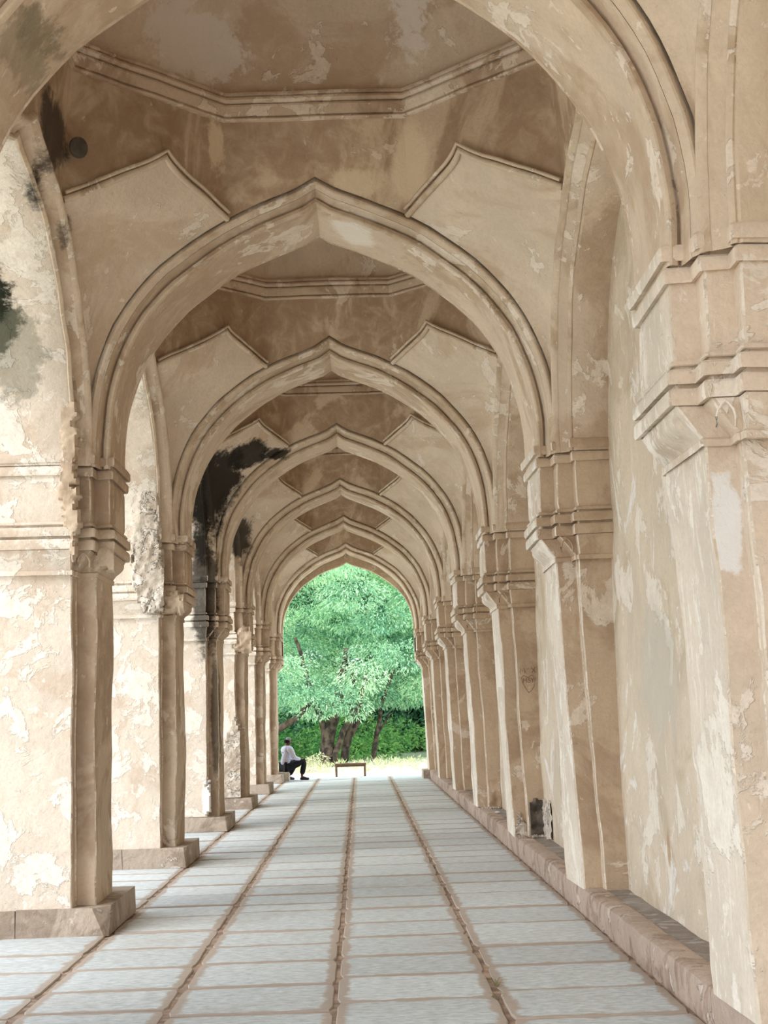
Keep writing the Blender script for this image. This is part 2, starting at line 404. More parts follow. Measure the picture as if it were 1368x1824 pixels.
# ------------------------------------------------------------------ transverse arches
ARCH_LABEL = {
    0: 'nearest pointed arch, its pale broad soffit sweeping across the top corners',
    1: 'first complete pointed arch down the passage, with a white patch right of its apex',
    2: 'second complete pointed arch, its crown framed under the white-patched one',
    3: 'third complete pointed arch, black with soot on its left haunch',
    4: 'fourth complete pointed arch, worn thin at its flaking crown',
    5: 'fifth complete pointed arch, just before the one that frames the trees',
    6: 'last pointed arch, directly framing the green trees'}
def transverse(k):
    y0 = YA(k)
    if k >= 0:
        root = empty('pointed_arch', (0, y0, ZS)); tag(root, ARCH_LABEL[k], 'arch', 'pointed arches across the passage')
    else:
        root = empty('ceiling_arch', (0, y0, ZS)); tag(root, kind='structure')
    mi = Matrix.Translation((0, -y0, -ZS))
    def loc(g):
        g.V = [tuple(mi @ wob(v)) for v in g.V]; return g
    rise = A_PR
    front = lambda x, z, d: Vector((x, y0 + d, z))
    back = lambda x, z, d: Vector((x, y0 + T - d, z))
    g = G()
    sweep(g, rise, [(0.012, .012), (0, .05), (0, .20), (0, T / 2)], front)
    sweep(g, rise, [(0, T / 2), (0, T - .2), (0, T - .05), (.012, T - .012)], front)
    for f in (front, back):
        sweep(g, rise, [(.054, .03), (.066, .02), (.072, -.015), (.080, -.040), (HOODO - .070, -.118), (HOODO - .064, -.112)], f)
    loc(g).build('arch_ring', M_RING, root)
    for f in (front, back):
        g = G(); sweep(g, rise, [(.012, .02)] + roll(.002, .010, .052, -.010, .026) + [(.057, .034)], f)
        loc(g).build('edge_moulding', M_MOULD, root)
        g = G(); sweep(g, rise, [(HOODO - .07, -.125)] + roll(HOODO - .060, -.140, HOODO, -.150, .030) + [(HOODO + .010, -.140), (HOODO + .05, -.12)], f)
        loc(g).build('hood_moulding', M_MOULD, root)
    if k == K1:   # the outer face of the building, with a slightly lower opening
        pr = profile(1.64, 1.80); g = G(); yb = y0 + T
        sweep(g, pr, [(.25, -.02), (.0, 0), (0, .25)], lambda x, z, d: Vector((x, yb + .1 + d, z)))
        for s in (1, -1):
            P = [Vector((s * q.x, yb + .35, q.y)) for q in offs(pr, 0)]
            g.grid([P, [Vector((p.x, p.y, 8.2)) for p in P]])
            xe = XO if s < 0 else 3.0
            g.poly([P[-1], (xe, yb + .35, ZS), (xe, yb + .35, 8.2), (P[-1].x, yb + .35, 8.2)])
            for pts in ([(1.64, ZS), (1.64, 2.86)], [(1.64, 2.86), (1.78, 2.70)]):
                (a, za), (b_, zb_) = pts
                g.poly([(s * a, yb + .05, za), (s * b_, yb + .05, zb_), (s * b_, yb + .35, zb_), (s * a, yb + .35, za)])
                g.poly([(s * a, yb + .35, za), (s * b_, yb + .35, zb_), (xe, yb + .35, zb_), (xe, yb + .35, za)])
        loc(g).build('outer_face', M_RING, root)
    return root
for k in range(K0, K1 + 1): transverse(k)

# ------------------------------------------------------------------ piers
def plan(Y, xi, x2, x3, xo, f2, f3, T0, rim, inset, e=0.0):
    """half-left/right agnostic plan, x positive towards the wall; returns list of (x, y) going from the wall front to the wall back"""
    c = .010
    A = [(xo, Y - f3 - e), (x3 - e + c, Y - f3 - e), (x3 - e, Y - f3 - e + c), (x3 - e, Y - f2 - e), (x2 - e + c, Y - f2 - e), (x2 - e, Y - f2 - e + c),
         (x2 - e, Y - e), (xi - e + c, Y - e), (xi - e, Y - e + c), (xi - e, Y + rim - e), (xi - e + inset, Y + rim + .012 - e)]
    B = [(x, 2 * Y + T0 - y) for x, y in A[::-1]]
    return A + B
def loft(g, levels, sx, mats_of):
    """levels: list of (z, plan)."""
    n = len(levels[0][1]); rows = [[Vector((sx * x, y, z)) for x, y in p] for z, p in levels]
    b = len(g.V)
    for r in rows: g.V += [tuple(v) for v in r]
    for i in range(len(rows) - 1):
        for j in range(n - 1):
            f = (b + i * n + j, b + i * n + j + 1, b + (i + 1) * n + j + 1, b + (i + 1) * n + j)
            g.F.append(f if sx < 0 else f[::-1]); g.M.append(mats_of(j))
    return rows

def levels_between(z0, p0, z1, p1, step=.28):
    n = max(1, round((z1 - z0) / step)); out = []
    for i in range(n + 1):
        t = i / n; out.append((z0 + (z1 - z0) * t, [(a[0] * (1 - t) + b[0] * t, a[1] * (1 - t) + b[1] * t) for a, b in zip(p0, p1)]))
    return out
NP = 22
def jmat(j): return 1 if 8 <= j <= 12 else (3 if j in (1, 4, 7, 13, 16, 19) else (2 if j in (0, NP - 2) else 0))

PIER_R = {
    0: 'nearest right-hand pier, with a deeply moulded stepped capital cut by the frame edge',
    1: 'second right-hand pier, a tall white-streaked jamb standing on the stone ledge',
    2: 'third right-hand pier, plaster fallen from its foot baring dark stone',
    3: 'fourth right-hand pier, with an eroded foot beside the white scrap on the ledge',
    4: 'fifth right-hand pier, slim and pale-edged behind the eroded-foot one',
    5: 'sixth right-hand pier, next to last before the trees',
    6: 'last right-hand pier, bright-edged against the trees on a low block'}
PIER_L = {
    0: 'left-hand pier just outside the frame, carrying the nearest arch',
    1: 'nearest left-hand pier, widest, with peeling cream reveal and chipped plinth corner',
    2: 'second left-hand pier, its capital broken away to rough white rubble',
    3: 'third left-hand pier, streaked black with soot below a dark capital',
    4: 'fourth left-hand pier, a bulging worn capital on a thin brown shaft',
    5: 'fifth left-hand pier, a narrow one between the bulging-capital pier and the last',
    6: 'last left-hand pier, bright-edged, with the seated man behind it'}
def pier(k, sx):
    Y = YA(k); right = sx > 0; xo = XW + .05 if right else -XO
    if k >= 0 and not (k == 0 and not right):
        root = empty('passage_pier', (sx * 1.9, Y, 0)); tag(root, (PIER_R if right else PIER_L)[k], 'pier', 'piers on the right side' if right else 'piers on the left side')
    else:
        root = empty('wall_pier', (sx * 1.9, Y, 0)); tag(root, kind='structure')
    mi = Matrix.Translation((-sx * 1.9, -Y, 0))
    def fin(g, name, mats, par=root, w=1.0):
        g.V = [tuple(mi @ wob(v, w)) for v in g.V]; return g.build(name, mats, par)
    mats = ([M_FRONT, M_JAMB, M_FRONT] if k > 0 else [M_FRONT_LIT, M_JAMB, M_FRONT_LIT]) if right else [M_JAMBL, M_JAMBL, M_REVEAL]
    mats = mats + [M_ARRIS if right else M_ARRISL]
    zb = .20
    # shaft
    xi_t, xi_b = (1.79, 1.865) if right else (1.785, 1.80)
    f3 = .12 if right else .17
    st = lambda xi: plan(Y, xi, xi + .14, xi + .145 if right else xi + .15, xo, .07 if right else .06, f3, T, .10, 0)
    g = G(); loft(g, levels_between(zb, st(xi_b), 2.69, st(xi_t), .14), sx, jmat)
    fin(g, 'shaft', mats, w=1.6)
    # capital: corbel, bands, neck
    cap = empty('capital', (0, 0, 0), root)
    cp_ = lambda e=0, xi=1.655, x2=1.775, x3=1.905, f2=.17, f3=.29, ri=0: plan(Y, xi, x2, x3, xo, f2, f3, T, .09, ri, e)
    cb = lambda t, ri: plan(Y, 1.785 + (1.665 - 1.785) * t, 1.915 + (1.785 - 1.915) * t, 1.93 + (1.91 - 1.93) * t, xo, .14 + .03 * t, .20 + .09 * t, T, .09, ri)
    ex = lambda p, e: [(x - e, y + (-e if y < Y + T / 2 else e)) for x, y in p]
    g = G(); loft(g, [(2.690, st(xi_t)), (2.680, ex(cb(0, 0), .014)), (2.712, ex(cb(0, 0), .016)), (2.724, ex(cb(.05, 0), 0))], sx, jmat)
    fin(g, 'corbel_fillet', mats, cap)
    g = G(); L = []
    for i in range(9):
        t = i / 8; z = 2.716 + t * .15
        L.append((z, cb(.05 + .9 * t, (.022 - .062 * math.sin(math.pi * t) ** .8) if i not in (0, 8) else 0)))
    loft(g, L, sx, jmat); fin(g, 'corbel', mats, cap)
    def band(z0, z1, e, name='moulding_band'):
        g = G()
        loft(g, [(z0 + .012, cp_(-.03)), (z0, cp_(e - .006)), (z0 + (z1 - z0) * .2, cp_(e)), (z1 - .012, cp_(e)), (z1, cp_(e - .008)), (z1 + .004, cp_(-.03))], sx, jmat)
        fin(g, name, mats, cap)
    band(2.868, 2.946, .020); band(2.966, 3.034, .026); band(3.052, 3.078, .004, 'fillet')
    g = G(); loft(g, [(2.86, cp_(-.022)), (3.10, cp_(-.022)), (3.12, cp_(-.016)), (3.25, cp_(-.016)), (3.40, cp_(-.016)), (3.415, cp_(-.022)), (3.54, cp_(-.022))], sx, jmat)
    fin(g, 'neck', mats, cap)
    band(3.432, 3.504, .010); band(3.530, 3.603, .024)
    g = G(); p = cp_(0)   # top bed of the capital
    g.poly([Vector((sx * x, y, 3.60)) for x, y in p]); fin(g, 'capital_top', mats, cap)
    # small pointed niche on the second order of the corbel
    for fy in (Y - .165,):
        g = G(); xc = sx * 1.845 if right else sx * 1.845
        P = [(-.042, 0), (-.044, .05), (-.034, .085), (-.016, .108), (0, .122), (.016, .108), (.034, .085), (.044, .05), (.042, 0)]
        g.tube([Vector((xc + a, fy - .012, 2.735 + b * .95)) for a, b in P], .007, 5)
        fin(g, 'niche_rim', mats, cap, w=1)
    # plinth
    if not right:
        ys = [Y - .20, Y + .10, Y + .62, Y + 1.20]; xin = -1.675
        xs = [XO - .1, XO + .55, -2.36, xin]
        h = .205
        for a in range(3):
            for b in range(2):
                if a == 1 and b == 0: pass
                y0, y1 = (ys[0], Y + .5) if b == 0 else (Y + .5, ys[3])
                x0, x1 = xs[a], xs[a + 1]; gp = .004
                g = G(); chip = (a == 2 and b == 0)
                c = .12 if (chip and k == 1) else (.03 if chip else 0)
                lo = [(x0 + gp, y0 + gp), (x1 - max(gp, c * .25), y0 + gp), (x1, y0 + max(gp, c * .25)), (x1, y1 - gp), (x0 + gp, y1 - gp)]
                hi = [(x0 + gp, y0 + gp), (x1 - max(gp, c), y0 + gp), (x1 - .004, y0 + max(gp, c * 1.4)), (x1 - .004, y1 - gp), (x0 + gp, y1 - gp)]
                hh = h + random.uniform(-.006, .006)
                r0 = [Vector((x, y, 0)) for x, y in lo]; r1 = [Vector((x, y, hh)) for x, y in hi]
                g.grid([r0, r1], 0, closed=True); g.poly(r1)
                fin(g, 'plinth_stone', M_PLINTH, root, w=.5)
    return root
PR, PL = {}, {}
for k in range(K0, K1 + 1): PR[k] = pier(k, 1); PL[k] = pier(k, -1)

# ------------------------------------------------------------------ side arches (right: blind, left: open arcade)
wall_r = empty('wall_right', (0, 0, 0)); tag(wall_r, kind='structure')
wall_l = empty('wall_left', (0, 0, 0)); tag(wall_l, kind='structure')
def side_arch(k, sx):
    yc = YC(k); par = wall_r if sx > 0 else wall_l
    put = lambda l, z, d: Vector((sx * (1.905 + d), yc + l, z))
    arch = empty('wall_arch' if sx > 0 else 'arcade_arch', (0, 0, 0), par)
    depth = .30 if sx > 0 else -XO - 1.905
    g = G(); nseg = 2 if sx > 0 else 6
    sweep(g, L_PR, [(.012, .012)] + [(0, .03 + (depth - .03) * i / nseg) for i in range(nseg + 1)], put)
    g.build('soffit', M_RING if sx > 0 else M_REVEAL, arch, 1.0)
    g = G(); sweep(g, L_PR, [(.05, 0), (.075, -.03), (HOODO - .06, -.09)], put); g.build('arch_face', M_RING, arch, 1.0)
    g = G(); sweep(g, L_PR, [(.012, .02)] + roll(.004, .006, .050, -.004, .020) + [(.056, .012)], put); g.build('edge_moulding', M_MOULD, arch, 1.0)
    g = G(); sweep(g, L_PR, [(HOODO - .065, -.085)] + roll(HOODO - .058, -.105, HOODO, -.115, .022) + [(HOODO + .012, -.10), (HOODO + .05, -.08)], put)
    g.build('hood_moulding', M_MOULD, arch, 1.0)
    if sx < 0:   # outer face above the arcade
        g = G()
        for s in (1, -1):
            P = [Vector((XO, yc + s * q.x, q.y)) for q in offs(L_PR, 0)]
            g.grid([P, [Vector((p.x, p.y, 8.2)) for p in P]])
            g.poly([P[-1], (XO, yc + s * D / 2, ZS), (XO, yc + s * D / 2, 8.2), (XO, P[-1].y, 8.2)])
        g.build('outer_spandrel', M_OUT, arch, 0, smooth=False)
def wob0(v): return wob(v)
for k in range(K0 + 1, K1 + 1):
    side_arch(k, 1); side_arch(k, -1)
# right wall surface
g = G(); ny, nz = 170, 30; ya, yb_ = YA(K0), YA(K1) + 1.3
g.grid([[Vector((XW - .012, ya + (yb_ - ya) * i / ny, .1 + 5.9 * j / nz)) for i in range(ny + 1)] for j in range(nz + 1)])
g.build('wall_surface', M_WALL, wall_r, 1.6)
g = G(); g.box((2.75, ya, 0), (3.0, yb_, 8.2)); g.build('outer_wall', M_OUT, wall_r, 0, smooth=False)

# ------------------------------------------------------------------ vaults
OCT = [(math.cos(a), math.sin(a)) for a in [math.radians(22.5 + 45 * i) for i in range(8)]]
def interp(P, z):
    """lateral position on curve P (apex first, z falling) at height z"""
    for a, b in zip(P, P[1:]):
        if b.y <= z <= a.y: return b.x + (a.x - b.x) * (z - b.y) / max(a.y - b.y, 1e-9)
    return P[-1].x if z < P[-1].y else 0
HA = offs(A_PR, HOODO + .006); HL = offs(L_PR, HOODO + .006)
XJ, YJ = .72, .84
def z_at(P, x):
    for a, b in zip(P, P[1:]):
        if a.x <= x <= b.x: return a.y + (b.y - a.y) * (x - a.x) / max(b.x - a.x, 1e-9)
ZJA, ZJL = z_at(HA, XJ), z_at(HL, YJ)
HY, HX = 1.97, 1.795       # hood planes, half sizes of the vault bay
def vault(k):
    yc = YC(k); root = empty('ceiling', (0, 0, 0)); tag(root, kind='structure')
    def octv(r, z): # octagon vertices starting just right of +y, clockwise
        return [Vector((r * math.tan(math.radians(22.5)) if 0 else 0, 0, z))]
    rb, zt = 1.685, 6.15
    t8 = math.tan(math.radians(22.5))
    ov = lambda r, z: [Vector((r * t8, r, z)), Vector((r, r * t8, z)), Vector((r, -r * t8, z)), Vector((r * t8, -r, z)), Vector((-r * t8, -r, z)), Vector((-r, -r * t8, z)), Vector((-r, r * t8, z)), Vector((-r * t8, r, z))]
    TOP = ov(rb, zt)
    off = Vector((0, yc, 0))
    # squinches and their kite-shaped hoods
    kite = {}
    NS, NZ, NT = 24, 20, 9
    for q, (ax, ay) in enumerate(((1, 1), (1, -1), (-1, -1), (-1, 1))):
        rows = []
        J1, J2 = Vector((ax * XJ, ay * HY, ZJA)), Vector((ax * HX, ay * YJ, ZJL))
        for i in range(NZ + 1):
            t = i / NZ; za, zl = ZS + (ZJA - ZS) * t, ZS + (ZJL - ZS) * t
            A = Vector((ax * interp(HA, za), ay * HY, za)); B = Vector((ax * HX, ay * interp(HL, zl), zl))
            r = []
            for j in range(NS + 1):
                s = j / NS; p = A.lerp(B, s)
                w = math.sin(math.pi * s) * math.sin(math.pi * min(1, t * .92 + .04)) 
                cr = max(0, 1 - abs(s - .5) * 2) ** 1.5
                p += Vector((ax * .7, ay * .7, 0)) * (.09 * w * t + .025 * cr * t)
                r.append(p)
            rows.append(r)
        base = rows[-1]
        for i in range(1, NT + 1):
            tt = i / NT; r = []
            for j in range(NS + 1):
                s = j / NS; u = 1 - abs(2 * s - 1)
                h = .90 * u ** .98 + .10 * u ** 9
                p = base[j] + Vector((0, 0, .345 * h)) * tt + Vector((-ax * .7, -ay * .7, 0)) * (.26 * h * tt)
                r.append(p)
            rows.append(r)
        kite[q] = rows[-1]
        if ax * ay < 0: rows = [r[::-1] for r in rows]
        g = G(); g.grid([[p + off for p in r] for r in rows])
        sq = g.build('squinch', M_KITE, root, 1.0, angle=1.2)
        g = G(); e = [p + off + Vector((-ax * .012, -ay * .012, 0)) for p in kite[q]]
        g.tube([v for v in e], .026, 6); g.tube([v + Vector((-ax * .02, -ay * .02, .048)) for v in e], .016, 6)
        g.build('squinch_moulding', M_MOULD, sq, 1.0, angle=1.4)
    # drum: 8 inclined faces
    def face(bottom, t0, t1):
        n = len(bottom) - 1; nr = 7
        top = [t0.lerp(t1, i / n) for i in range(n + 1)]
        g = G(); g.grid([[(bottom[i].lerp(top[i], j / nr)) + off for i in range(n + 1)] for j in range(nr + 1)])
        g.build('drum_panel', M_DRUM, root, 1.0, angle=.5)
    def hoodc(P, J, s):    # hood curve between -J and J in direction s
        X = [J * (1 - 2 * i / 20) for i in range(21)]
        return [(x, z_at(P, abs(x))) for x in X]
    face([Vector((x, HY, z)) for x, z in hoodc(HA, -XJ, 1)], TOP[7], TOP[0])
    face([Vector((x, -HY, z)) for x, z in hoodc(HA, XJ, 1)], TOP[3], TOP[4])
    face([Vector((HX, y, z)) for y, z in hoodc(HL, YJ, 1)], TOP[1], TOP[2])
    face([Vector((-HX, y, z)) for y, z in hoodc(HL, -YJ, 1)], TOP[5], TOP[6])
    face(kite[0], TOP[0], TOP[1]); face(kite[1][::-1], TOP[2], TOP[3]); face(kite[2], TOP[4], TOP[5]); face(kite[3][::-1], TOP[6], TOP[7])
    # octagonal cornice: lower fillet, broad band, groove, upper roll
    def ring(name, sec):
        g = G(); g.grid([[(a.lerp(b, s / 6)) + off for a, b in zip(o, o[1:] + o[:1]) for s in range(6)] for o in (ov(r, z) for r, z in sec)], closed=True)
        g.build(name, M_CORN, root, 1.0, angle=.35)
    ring('cornice_fillet', [(1.70, 6.135), (1.665, 6.138), (1.655, 6.150), (1.662, 6.164), (1.69, 6.168)])
    ring('cornice_band', [(1.69, 6.168), (1.662, 6.176), (1.650, 6.20), (1.640, 6.245), (1.645, 6.262), (1.68, 6.266)])
    ring('cornice_roll', [(1.68, 6.268), (1.636, 6.274), (1.622, 6.292), (1.626, 6.310), (1.650, 6.318), (1.648, 6.322), (1.628, 6.330), (1.632, 6.350), (1.70, 6.354)])
    # dome
    g = G(); rows = []
    for i in range(13):
        a = math.radians(90 * i / 12); r = max(1.69 * math.cos(a) ** .9, .004) if i < 12 else .004; z = 6.35 + 1.15 * math.sin(a)
        bl = i / 12; o = ov(r, z); pts = []
        for p, q_ in zip(o, o[1:] + o[:1]):
            for s in range(6):
                v = p.lerp(q_, s / 6); c = Vector((v.x, v.y, 0)); c = c.normalized() * r * 1.03
                pts.append(Vector((v.x + (c.x - v.x) * bl, v.y + (c.y - v.y) * bl, z)) + off)
        rows.append(pts)
    g.grid(rows, closed=True); g.build('dome', M_DOME, root, 1.3, angle=.8)
    return root
for k in range(K0 + 1, K1 + 1): vault(k)
g = G(); g.box((XO, YA(K0) - .3, 7.75), (3.0, YA(K1) + 1.15, 8.2)); light_block_roof = g.build('light_block_roof', M_OUT, None, 0, smooth=False); tag(light_block_roof, kind='structure')  # unseen slab added over the vaults to block sky light

# ------------------------------------------------------------------ floor
g = G(); g.grid([[Vector((x, y, -.010 + .006 * noise.noise(Vector((x * 3, y * 3, 0))))) for x in np.linspace(-4.2, 2.4, 34)] for y in np.linspace(-3, 39.3, 200)])
floor = g.build('floor', M_JOINT, None); tag(floor, kind='structure')
cols = [-4.15, -3.35, -2.52, -1.68, -.86, .045, .94, 1.88]
def slab(x0, x1, y0, y1, far):
    rnd = random.Random(int((x0 + 9) * 1000) * 7919 + int(y0 * 1000)); n = 7 if not far else 3
    gap = lambda: rnd.uniform(.006, .016)
    gx0, gx1, gy0, gy1 = gap(), gap(), gap() * .5, gap() * .5
    j = .006
    P = []
    cx0, cx1 = x0 + gx0, x1 - gx1; cy0, cy1 = y0 + gy0, y1 - gy1
    tilt = rnd.uniform(-.02, .02)
    for a, b in (((cx0, cy0), (cx1, cy0)), ((cx1, cy0), (cx1, cy1)), ((cx1, cy1), (cx0, cy1)), ((cx0, cy1), (cx0, cy0))):
        for i in range(n):
            t = i / n; cut = .022 if i == 0 else 0
            x, y = a[0] + (b[0] - a[0]) * t, a[1] + (b[1] - a[1]) * t
            jj = noise.noise(Vector((x * 4, y * 4, 3))) * j
            mx, my = (x0 + x1) / 2, (y0 + y1) / 2
            d = Vector((mx - x, my - y)).normalized()
            x += d.x * (cut + jj + j * .5); y += d.y * (cut + jj * .6 + j * .3)
            P.append(Vector((x, y)))
    z = rnd.uniform(-.004, .004); zx, zy = rnd.uniform(-.003, .003), rnd.uniform(-.002, .002)
    mx, my = (x0 + x1) / 2, (y0 + y1) / 2; c = Vector((mx, my))
    def rg(f, dz, ab=0):
        R = []
        for p in P:
            q = p + (c - p).normalized() * f
            R.append(Vector((q.x, q.y, z + dz + (q.x - mx) * zx + (q.y - my) * zy)))
        return R
    rings = [rg(0, -.04), rg(0, -.008), rg(.006, -.001), rg(.030, 0), rg(.12, .001)]
    V = []; Fc = []; E_ = []
    for r, e in zip(rings, (1.2, 1.2, 1.1, .62, 0)):
        V += r
        for i in range(len(r)): E_.append(e * (1.0 if (i // n) % 2 == 1 else .80))
    m_ = len(P)
    for i in range(len(rings) - 1):
        for a in range(m_): Fc.append((i * m_ + a, i * m_ + (a + 1) % m_, (i + 1) * m_ + (a + 1) % m_, (i + 1) * m_ + a))
    Fc.append(tuple(range(4 * m_, 5 * m_)))
    o = mesh('stone_slab', V, Fc, M_SLAB, floor)
    at = o.data.attributes.new('edge', 'FLOAT', 'POINT'); at.data.foreach_set('value', E_)
    return o
row0 = {3: 8.52, 4: 8.40, 5: 8.58, 6: 8.0, 2: 8.45, 1: 8.6, 0: 8.5}
MEAS = {5: [8.578, 9.39, 10.162, 11.021, 11.753, 12.592, 13.33, 14.084, 15.05, 16.162, 17.178, 18.18, 19.0, 19.836],
        4: [8.353, 9.175, 10.042, 10.772, 11.469, 12.614, 13.101],
        3: [8.547, 9.195, 9.975, 10.824], 6: [7.957, 8.769, 9.621, 10.412, 11.496, 12.402, 13.426], 2: [8.446, 9.077, 9.923, 10.658]}
for c in range(7):
    Ys = list(MEAS.get(c, [row0[c]])); rnd = random.Random(c + 40)
    while Ys[0] > 4.3: Ys.insert(0, Ys[0] - rnd.uniform(.74, .9))
    while Ys[-1] < 38.2: Ys.append(Ys[-1] + rnd.uniform(.68, .98))
    Ys[-1] = 39.2
    if c in (0,): Ys = [y for y in Ys if y < 20]
    for a, b in zip(Ys, Ys[1:]):
        sag = .012
        slab(cols[c], cols[c + 1], a, b, a > 16)

# ------------------------------------------------------------------ ledge along the right wall
ledge = empty('stone_ledge', (1.87, 20, 0)); tag(ledge, 'long low stone ledge with reddish kerb running under the right-hand piers', 'ledge')
li = Matrix.Translation((-1.87, -20, 0)); y = 4.6; rnd = random.Random(5)
while y < 36.9:
    L = rnd.uniform(1.0, 1.7); y2 = min(y + L, 36.95); g = G()
    n = 8; sec = [(1.885, -.02), (1.878, .05), (1.872, .15), (1.880, .192), (1.905, .205), (2.02, .205), (2.02, 0)]
    rows = []
    for i in range(n + 1):
        yy = y + .004 + (y2 - y - .008) * i / n; jx = .012 * noise.noise(Vector((yy * 2.3, 1, 1))) + (.006 if i in (0, n) else 0)
        jz = .008 * noise.noise(Vector((yy * 2.1, 5, 1))) - (.004 if i in (0, n) else 0)
        rows.append([Vector((a + jx + .006 * noise.noise(Vector((yy * 7, b * 20, 2))), yy, b + (jz if b > .1 else 0))) for a, b in sec])
    g.grid(rows); g.poly(rows[0][::-1]); g.poly(rows[-1])
    g.V = [tuple(li @ Vector(v)) for v in g.V]
    g.build('kerb_stone', M_KERB, ledge, 0, angle=.7); y = y2
y = 4.6
while y < 36.9:
    L = rnd.uniform(.8, 1.5); y2 = min(y + L, 36.95); g = G()
    z = .196 + rnd.uniform(-.004, .003)
    P = [Vector((2.005, y + .005, z)), Vector((XW + .12, y + .005, z)), Vector((XW + .12, y2 - .005, z)), Vector((2.005, y2 - .005, z))]
    g.grid([[p - Vector((0, 0, .08)) for p in P], P], closed=True); g.poly(P)
    g.V = [tuple(li @ Vector(v)) for v in g.V]
    g.build('ledge_slab', M_LEDGE, ledge, 0, smooth=False); y = y2
g = G(); g.box((1.72, 36.95, 0), (2.3, 38.1, .2)); o = g.build('base_block', M_PLINTH, PR[6], 0, smooth=False); o.matrix_parent_inverse = Matrix.Translation(-PR[6].location)
#--PART2--
# ------------------------------------------------------------------ outside ground
g = G(); xs = list(np.linspace(-60, 60, 61)); ysg = list(np.linspace(-30, 110, 71))
def gz(x, y):
    z = -.045 + .03 * noise.noise(Vector((x * .4, y * .4, 0)))
    if y > 42: z += min(1.0, (y - 42) / 14) * .35
    return z
g.grid([[Vector((x, y, gz(x, y))) for x in xs] for y in ysg])
# keep the paving clear: outside ground lies 4 cm under it
M_GROUND = flat_mat('pale_dry_earth', srgb(232, 227, 212), .95, .2, 1.7, srgb(222, 216, 194), bump=.3)
ground = g.build('ground', M_GROUND, None, angle=1.5); tag(ground, kind='structure')

# ------------------------------------------------------------------ trees
def leaf_material(name, cols):
    ma = bpy.data.materials.new(name); ma.use_nodes = True; nt = ma.node_tree; nt.nodes.clear(); L = nt.links.new
    out = N(nt, 'ShaderNodeOutputMaterial'); d = N(nt, 'ShaderNodeBsdfDiffuse'); t = N(nt, 'ShaderNodeBsdfTranslucent'); mx = N(nt, 'ShaderNodeMixShader')
    mx.inputs[0].default_value = .38
    at = N(nt, 'ShaderNodeAttribute'); at.attribute_name = 'tone'; r = N(nt, 'ShaderNodeValToRGB'); cr = r.color_ramp
    cr.elements[0].position = 0; cr.elements[0].color = cols[0]; cr.elements[1].position = 1; cr.elements[1].color = cols[-1]
    for i, c in enumerate(cols[1:-1]): e = cr.elements.new((i + 1) / (len(cols) - 1)); e.color = c
    L(at.outputs['Fac'], r.inputs[0]); L(r.outputs[0], d.inputs[0]); L(r.outputs[0], t.inputs[0])
    L(d.outputs[0], mx.inputs[1]); L(t.outputs[0], mx.inputs[2]); L(mx.outputs[0], out.inputs[0])
    return ma
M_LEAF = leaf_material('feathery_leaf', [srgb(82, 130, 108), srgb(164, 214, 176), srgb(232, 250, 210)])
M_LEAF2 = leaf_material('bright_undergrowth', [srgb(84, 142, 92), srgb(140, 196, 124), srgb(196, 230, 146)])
M_DRY = leaf_material('dry_grass', [srgb(196, 190, 150), srgb(226, 220, 190), srgb(204, 216, 160)])
M_BARK = flat_mat('dark_bark', srgb(96, 84, 72), .95, .5, 7, srgb(48, 42, 38), bump=1)
rng = np.random.default_rng(11)
def fronds(name, centres, radii, per, size, mat, parent=None, droop=.08, tone=None, shell=.55):
    """feathery leaf sprays scattered through clump ellipsoids: one mesh"""
    Vs, To = [], []
    for i, (c, r) in enumerate(zip(centres, radii)):
        n = int(per * (r[0] * r[2]) ** .9) + 20
        d = rng.normal(size=(n, 3)); d /= np.linalg.norm(d, axis=1)[:, None]
        rad = shell + (1 - shell) * rng.random(n) ** .6
        p = np.array(c) + d * rad[:, None] * np.array(r)
        ax = d * np.array([1, 1, .35]) + rng.normal(scale=.45, size=(n, 3)); ax[:, 2] -= droop
        ax /= np.linalg.norm(ax, axis=1)[:, None]
        sd_ = np.cross(ax, rng.normal(size=(n, 3)) * .5 + np.array([0, 0, 1])); sd_ /= np.linalg.norm(sd_, axis=1)[:, None] + 1e-6
        ln = size[0] * (.6 + .8 * rng.random(n))[:, None]; wd = size[1] * (.6 + .8 * rng.random(n))[:, None]
        mid = p + ax * ln * .5 + np.array([0, 0, -.02])
        q = np.stack([p, mid + sd_ * wd, p + ax * ln + np.array([0, 0, -.04]), mid - sd_ * wd], 1)
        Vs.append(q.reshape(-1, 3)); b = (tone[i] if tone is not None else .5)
        To.append(np.repeat(np.clip(b + rng.normal(scale=.20, size=n) + (rad - .8) * .8, 0, 1), 4))  # inner sprays darker, outer ones lighter: clump shade and highlights put into the tone
    V = np.concatenate(Vs); To = np.concatenate(To); nq = len(V) // 4
    me = bpy.data.meshes.new(name); me.vertices.add(len(V)); me.vertices.foreach_set('co', V.ravel())
    me.loops.add(len(V)); me.loops.foreach_set('vertex_index', np.arange(len(V)))
    me.polygons.add(nq); me.polygons.foreach_set('loop_start', np.arange(nq) * 4); me.polygons.foreach_set('loop_total', np.full(nq, 4))
    me.materials.append(mat); a = me.attributes.new('tone', 'FLOAT', 'POINT'); a.data.foreach_set('value', To)
    me.update(calc_edges=True); return link(bpy.data.objects.new(name, me), parent)

